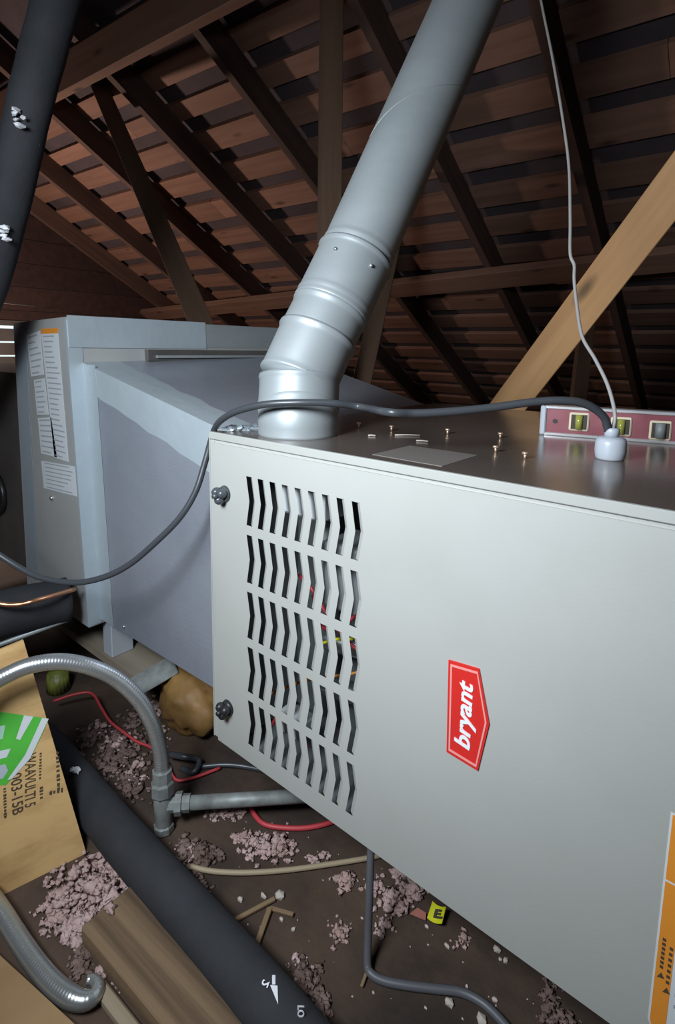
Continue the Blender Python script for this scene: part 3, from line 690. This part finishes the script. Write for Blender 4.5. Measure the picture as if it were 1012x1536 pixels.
# ================================================================== boards at the side
PB = V((-.120, -.171, .0)); PT = at(35, 960, .925); e_dn = (PB - PT); e_lf = V((-.228, -.974, 0)).normalized()
e_lf = (e_lf - e_dn * (e_lf.dot(e_dn) / e_dn.length_squared)).normalized(); PN = e_lf.cross(e_dn).normalized()
if PN.dot(CP - PB) < 0: PN = -PN
pw = .15
ps = empty('plywood_board', PB, 'tan plywood board standing on edge with a green sticker and stamped lettering', 'board')
sag = (V((-.148, -.291, 0)) - PB)
poly('ply_sheet', [PT, PB, PB + e_lf * pw, PT + e_lf * pw], -.012, PN, 'ply', ps)
def onb(u, v, off=0.0): return hitp(u, v, PB + PN * off, PN)
stk = poly('green_sticker', [onb(-25, 1064), onb(73, 1078), onb(62, 1104), onb(45, 1138), onb(18, 1168), onb(8, 1178), onb(-25, 1176)], .0006, PN, 'green', ps)
poly('sticker_edge', [onb(73, 1078, .0006), onb(45, 1138, .0006), onb(18, 1168, .0006), onb(11, 1170, .0006), onb(38, 1132, .0006), onb(63, 1077, .0006)], .0002, PN, 'label', stk)
poly('sticker_stripe', [onb(36, 1073, .0006), onb(50, 1075, .0006), onb(30, 1110, .0006), onb(24, 1108, .0006)], .0002, PN, 'label', stk)
poly('sticker_print', [onb(-8, 1128, .0006), onb(16, 1123, .0006), onb(10, 1136, .0006), onb(-8, 1140, .0006)], .0002, PN, 'label', stk)
poly('sticker_print', [onb(-8, 1150, .0006), onb(8, 1146, .0006), onb(12, 1156, .0006), onb(4, 1168, .0006), onb(-8, 1168, .0006)], .0002, PN, mat('sticker_grey', (.42, .45, .52), .5), stk)
poly('sticker_print', [onb(-8, 1090, .0006), onb(8, 1088, .0006), onb(4, 1108, .0006), onb(-8, 1112, .0006)], .0002, PN, mat('sticker_mint', (.40, .62, .50), .5), stk)
def stamp(s, u0, v0, u1, v1, h, m='inkbrown'):
    a, b_ = onb(u0, v0, .0004), onb(u1, v1, .0004); xd = b_ - a; yd = PN.cross(xd)
    text_on('stamped_lettering', s, (a + b_) / 2, xd, yd, xd.length, h, m, ps, .01, 0, .0004)
stamp('003-15B', 24, 1160, 27, 1221, .0155); stamp('WAAVULTI 5', 46, 1130, 45, 1210, .0155)
def bars(u0, v0, u1, v1, h, n):
    a, b_ = onb(u0, v0, .0002), onb(u1, v1, .0002); xd = (b_ - a); yd = PN.cross(xd).normalized() * h / 2
    for i in range(n):
        p, q = a + xd * (i / n), a + xd * ((i + random.uniform(.45, .85)) / n); k1, k2 = random.uniform(.5, 1), random.uniform(.5, 1)
        poly('stamped_mark', [p - yd * k1, q - yd * k2, q + yd * k2, p + yd * k1], .0002, PN, 'inkbrown', ps)
bars(61, 1129, 60, 1170, .004, 9); bars(62, 1180, 62, 1200, .006, 4); bars(7, 1182, 8, 1228, .005, 10); bars(86, 1128, 88, 1188, .006, 9); bars(74, 1190, 97, 1184, .008, 4)
kn = onb(74, 1295, .0002)
# second sheet lying on the floor
q0, q1, q2 = fl(-40, 1396, .02), fl(125, 1548, .02), fl(-60, 1600, .02)
dv_ = (q1 - q0); nn = V((dv_.y, -dv_.x, 0)).normalized()
if nn.dot(q2 - q0) < 0: nn = -nn
pp = [q0 - dv_ * .6, q1 + dv_ * .5, q1 + dv_ * .5 + nn * .35, q0 - dv_ * .6 + nn * .35]
o = poly('plywood_offcut', pp, -.02, (0, 0, 1), mat('plywood_dull', (.34, .21, .10), .75, 0, (.26, .155, .07), (6, 6, 6)), None); tag(o, 'flat sheet of tan plywood lying on the floor below the curled conduit', 'board')
# joist and lath under the insulated line
jd = (fl(420, 1536, .03) - fl(160, 1275, .03)); jd.z = 0; jd.normalize(); jn = V((-jd.y, jd.x, 0)); jc = fl(290, 1470, .02)
if jn.dot(CP - jc) > 0: jn = -jn
jw = .036
def plank(name, off, w_, z0, z1, m, a, b_, label, cat):
    c = jc - jn * off; o = beam(name, V((c.x, c.y, (z0 + z1) / 2)) + jd * a, V((c.x, c.y, (z0 + z1) / 2)) + jd * b_, w_, z1 - z0, m, None, bev=.003); return tag(o, label, cat)
plank('floor_joist', .019, .080, 0, .032, 'oldwood', -.17, .6, 'weathered brown floor joist touching the black insulated line', 'beam')
plank('lath_strip', .074, .016, 0, .014, 'lath', -.10, .6, 'narrow pale lath strip alongside the weathered floor joist', 'board')

# ================================================================== odds and ends on the floor
g = [fl(556, 1262, .14), fl(556, 1275, .13), fl(553, 1340, .075), fl(551, 1400, .04), fl(551, 1440, .018), fl(556, 1460, .008), fl(575, 1471, .006), fl(610, 1478, .006), fl(650, 1483, .006), fl(690, 1488, .006), fl(720, 1502, .006), fl(745, 1524, .006), fl(775, 1560, .006), fl(830, 1640, .006), fl(900, 1760, .006)]
g = [hit(556, 1258, 1, .03), hit(556, 1275, 1, .025), hit(554, 1340, 1, .012), hit(552, 1400, 1, .002), V(fl(551, 1445, .012))] + g[5:]
o = tube('grey_cable', spline(g, 8), .0054, 'cable_grey', None, 12); tag(o, 'dark grey cable dropping from under the furnace and snaking over the floor', 'cable')
o = tube('tan_cable', spline([fl(286, 1300, .006), fl(320, 1307, .006), fl(370, 1309, .006), fl(430, 1305, .006), fl(490, 1297, .006), fl(552, 1287, .006), fl(580, 1280, .006)], 6), .0040, 'cable_tan', None, 10); tag(o, 'tan sheathed cable lying across the floor to the grey cable', 'cable')
o = tube('red_wire', spline([fl(375, 1208, .008), fl(383, 1224, .006), fl(398, 1237, .005), fl(430, 1242, .005), fl(465, 1241, .005), fl(500, 1232, .006), fl(530, 1215, .006)], 6), .0042, 'red_wire', None, 8); tag(o, 'red wire curving over the floor beneath the rigid conduit', 'wire')
o = tube('red_wire', spline([fl(80, 1052, .03), fl(110, 1042, .04), fl(137, 1040, .04), fl(152, 1062, .03), fl(165, 1082, .02), fl(185, 1098, .015), fl(205, 1112, .01), fl(228, 1122, .008), fl(248, 1140, .01), fl(262, 1168, .008), fl(285, 1168, .007), fl(330, 1152, .006)], 6), .0030, 'red_wire', None, 8); tag(o, 'red wire trailing along the floor behind the arching conduit', 'wire')
o = tube('black_wire', spline([fl(255, 1132, .02), fl(275, 1135, .03), fl(298, 1140, .02), fl(290, 1158, .008), fl(272, 1152, .006)], 6), .006, 'cable_black', None, 8); tag(o, 'short black wire coil on the floor below the spray foam', 'wire')
o = tube('black_wire', spline([fl(300, 1150, .006), fl(340, 1147, .008), fl(380, 1152, .006), fl(430, 1165, .005)], 6), .005, 'cable_black', None, 8); tag(o, 'black wire running under the furnace edge behind the rigid conduit', 'wire')
# foam block under the duct
bm = bmesh.new(); fc_ = fl(287, 1085, .0)
blob_bm(bm, (0, 0, .055), .066, 4, .20, 1.6, 1.05, 0)
for v in bm.verts: v.co.z = max(-.002, v.co.z)
o = obj('spray_foam_lump', bm, 'foamfill', None, Matrix.Translation(V((fc_.x - .005, fc_.y + .012, 0))), True); tag(o, 'lump of brown-orange spray foam on the floor under the foil duct', 'foam')
beam('metal_strap', fl(200, 1032, .10), fl(262, 996, .13), .05, .003, 'fitting', None, up=(0.2, -.6, .8)); tag(col.objects[-1], 'short grey metal strap by the platform board under the duct', 'strap')
# yellow tags
yt = empty('yellow_tag', fl(655, 1368), 'curled bright yellow tag with black lettering under the furnace edge', 'tag')
rws = []
for i in range(9):
    t = i / 8; a = (t - .5) * 1.6
    p0, p1 = fl(640 + 22 * t, 1380 + 14 * t, .004), fl(648 + 20 * t, 1360 + 14 * t, .004)
    lift = .012 * (1 - math.cos(a)) + .006 * t
    rws.append([p0 + V((0, 0, lift)), p1 + V((0, 0, lift + .006))])
strip('tag_sheet', rws, 'yellow', yt, .0008)
tc_ = (V(rws[4][0]) + V(rws[4][1]) + V(rws[7][0]) + V(rws[7][1])) / 4
xd = V(rws[7][0]) - V(rws[4][0]); yd = V(rws[5][1]) - V(rws[5][0]); nz = xd.cross(yd).normalized(); nz = nz if nz.z > 0 else -nz
text_on('tag_lettering', 'E.', tc_ + nz * .0018, xd, yd, .016, .012, 'darkprint', yt, .05)
bm = bmesh.new(); bmesh.ops.create_cone(bm, cap_ends=True, segments=18, radius1=.028, radius2=.024, depth=.05); bmesh.ops.bevel(bm, geom=bm.edges[:], offset=.004, segments=2, affect='EDGES')
pp_ = fl(88, 1036); o = obj('olive_cap', bm, 'olive', None, Matrix.Translation(pp_ + V((0, 0, .0262))), True); tag(o, 'olive green plastic cap on the floor below the arching conduit', 'cap')
# splinters
for i, (a, b_, r) in enumerate((((347, 1383), (412, 1348), .0045), ((384, 1420), (405, 1362), .0055), ((405, 1362), (440, 1372), .004), ((542, 1480), (550, 1458), .003))):
    o = beam('wood_splinter', fl(a[0], a[1], .004), fl(b_[0], b_[1], .005), r * 1.4, r, 'splinter', None, bev=.0008)
    tag(o, ['long thin wood splinter touching the floor pipe side', 'dark wood splinter pointing away from the tan cable', 'short wood splinter joined at the splinter corner', 'tiny wood splinter beside the bend of the grey cable'][i], 'splinter')
o = poly('red_paper', [fl(614, 1371, .004), fl(626, 1362, .006), fl(639, 1370, .005), fl(638, 1381, .003), fl(628, 1377, .004)], .0008, (0, 0, 1), mat('red_scrap', (.34, .12, .09), .8)); tag(o, 'small faded red paper scrap beside the yellow tag', 'scrap')
# loose fill insulation
random.seed(21)
TPL = []
for i in range(14):
    tb = bmesh.new(); blob_bm(tb, (0, 0, 0), 1.0, 2, 1.05, 3.4, random.uniform(.35, .8), 0)
    tb.verts.ensure_lookup_table(); TPL.append(([v.co.copy() for v in tb.verts], [[v.index for v in f.verts] for f in tb.faces])); tb.free()
ib = ([], []); idk = ([], [])
def put_blob(acc, p, r):
    vs_, fs_ = random.choice(TPL); rz = random.uniform(0, 6.283); c_, s_ = math.cos(rz) * r, math.sin(rz) * r; o_ = len(acc[0])
    acc[0].extend([(p.x + v.x * c_ - v.y * s_, p.y + v.x * s_ + v.y * c_, p.z + v.z * r) for v in vs_]); acc[1].extend([[i + o_ for i in f] for f in fs_])
def tufts(acc, u, v, ru, rv, n, r0, r1, h=.0):
    for _ in range(n * 4):
        gx, gy = random.gauss(0, .5), random.gauss(0, .5); q = min(1, math.hypot(gx, gy)); r = r0 * .28 + (r1 * .62 - r0 * .28) * random.random() ** 1.8 * (1.15 - .5 * q)
        p = fl(u + gx * ru, v + gy * rv, 0); p.z = r * .3 + h * random.random() * (1 - q * .8)
        put_blob(acc, p, r)
for a in ((185, 1300, 38, 30, 60, .008, .018, .03), (150, 1345, 32, 26, 34, .008, .017, .025), (95, 1352, 28, 20, 22, .008, .016, .02), (115, 1395, 30, 26, 26, .007, .016, .012), (168, 1392, 22, 18, 26, .006, .013, .036), (140, 1400, 26, 22, 26, .006, .013, .034),
          (405, 1272, 38, 22, 40, .006, .013, .012), (365, 1258, 20, 10, 10, .006, .011, .006), (335, 1222, 26, 9, 16, .006, .011, .006), (362, 1217, 16, 6, 8, .005, .010, .005),
          (590, 1352, 22, 20, 26, .007, .014, .012), (620, 1338, 22, 16, 16, .007, .014, .01), (518, 1322, 18, 12, 12, .006, .012, .006), (575, 1392, 18, 18, 8, .004, .008, .003), (478, 1290, 16, 9, 8, .005, .010, .003),
          (510, 1402, 16, 22, 12, .004, .009, .003), (692, 1408, 12, 12, 7, .004, .009, .003), (238, 1064, 16, 12, 12, .008, .014, .012), (175, 1120, 34, 26, 10, .007, .013, .014), (205, 1160, 26, 26, 8, .007, .012, .014), (150, 1095, 22, 14, 8, .007, .013, .012), (285, 1282, 20, 14, 9, .006, .011, .014), (455, 1460, 22, 30, 7, .004, .009, .006), (560, 1330, 14, 14, 8, .005, .010, .005), (125, 1330, 60, 44, 40, .006, .012, .02), (75, 1385, 26, 20, 12, .005, .010, .01), (238, 1105, 14, 16, 10, .007, .013, .008), (605, 1310, 20, 10, 10, .006, .012, .006), (185, 1470, 10, 12, 6, .006, .010, .004), (150, 1460, 8, 10, 4, .006, .010, .004)): tufts(ib, *a)
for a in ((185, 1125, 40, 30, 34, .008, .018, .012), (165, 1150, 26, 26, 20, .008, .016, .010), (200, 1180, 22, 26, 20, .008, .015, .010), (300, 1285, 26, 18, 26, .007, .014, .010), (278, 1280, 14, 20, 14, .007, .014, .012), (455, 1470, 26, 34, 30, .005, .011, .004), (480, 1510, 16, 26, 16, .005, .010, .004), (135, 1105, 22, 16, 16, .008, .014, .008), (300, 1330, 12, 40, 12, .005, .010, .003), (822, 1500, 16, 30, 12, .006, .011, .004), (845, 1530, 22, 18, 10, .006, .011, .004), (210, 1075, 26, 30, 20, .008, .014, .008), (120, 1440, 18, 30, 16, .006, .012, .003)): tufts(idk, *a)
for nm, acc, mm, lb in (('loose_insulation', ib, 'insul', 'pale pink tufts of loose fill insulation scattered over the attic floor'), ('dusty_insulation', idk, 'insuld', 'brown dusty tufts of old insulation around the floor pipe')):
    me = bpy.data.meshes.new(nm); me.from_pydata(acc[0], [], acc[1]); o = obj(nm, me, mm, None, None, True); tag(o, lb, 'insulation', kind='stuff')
cb = bmesh.new()
for (u, v, r) in ((852, 1440, .004), (672, 1505, .0045), (722, 1532, .005), (750, 1440, .002), (742, 1500, .0025), (640, 1390, .002), (700, 1480, .002), (560, 1490, .002), (758, 1442, .003), (395, 1345, .004), (360, 1350, .004), (420, 1345, .005), (422, 1380, .003), (440, 1395, .003), (745, 1425, .0035), (670, 1420, .003), (250, 1345, .004)):
    p = fl(u, v); p.z = r * .5; blob_bm(cb, p, r * 1.3, 1, .4, 2, .8)
for _ in range(70):
    u, v = random.uniform(280, 860), random.uniform(1230, 1530); p = fl(u, v); r = random.uniform(.0006, .0018); p.z = r * .5; blob_bm(cb, p, r, 1, .4, 2, .7)
o = obj('floor_crumbs', cb, 'crumb'); tag(o, 'tiny pale crumbs strewn over the brown attic floor', 'debris', kind='stuff')
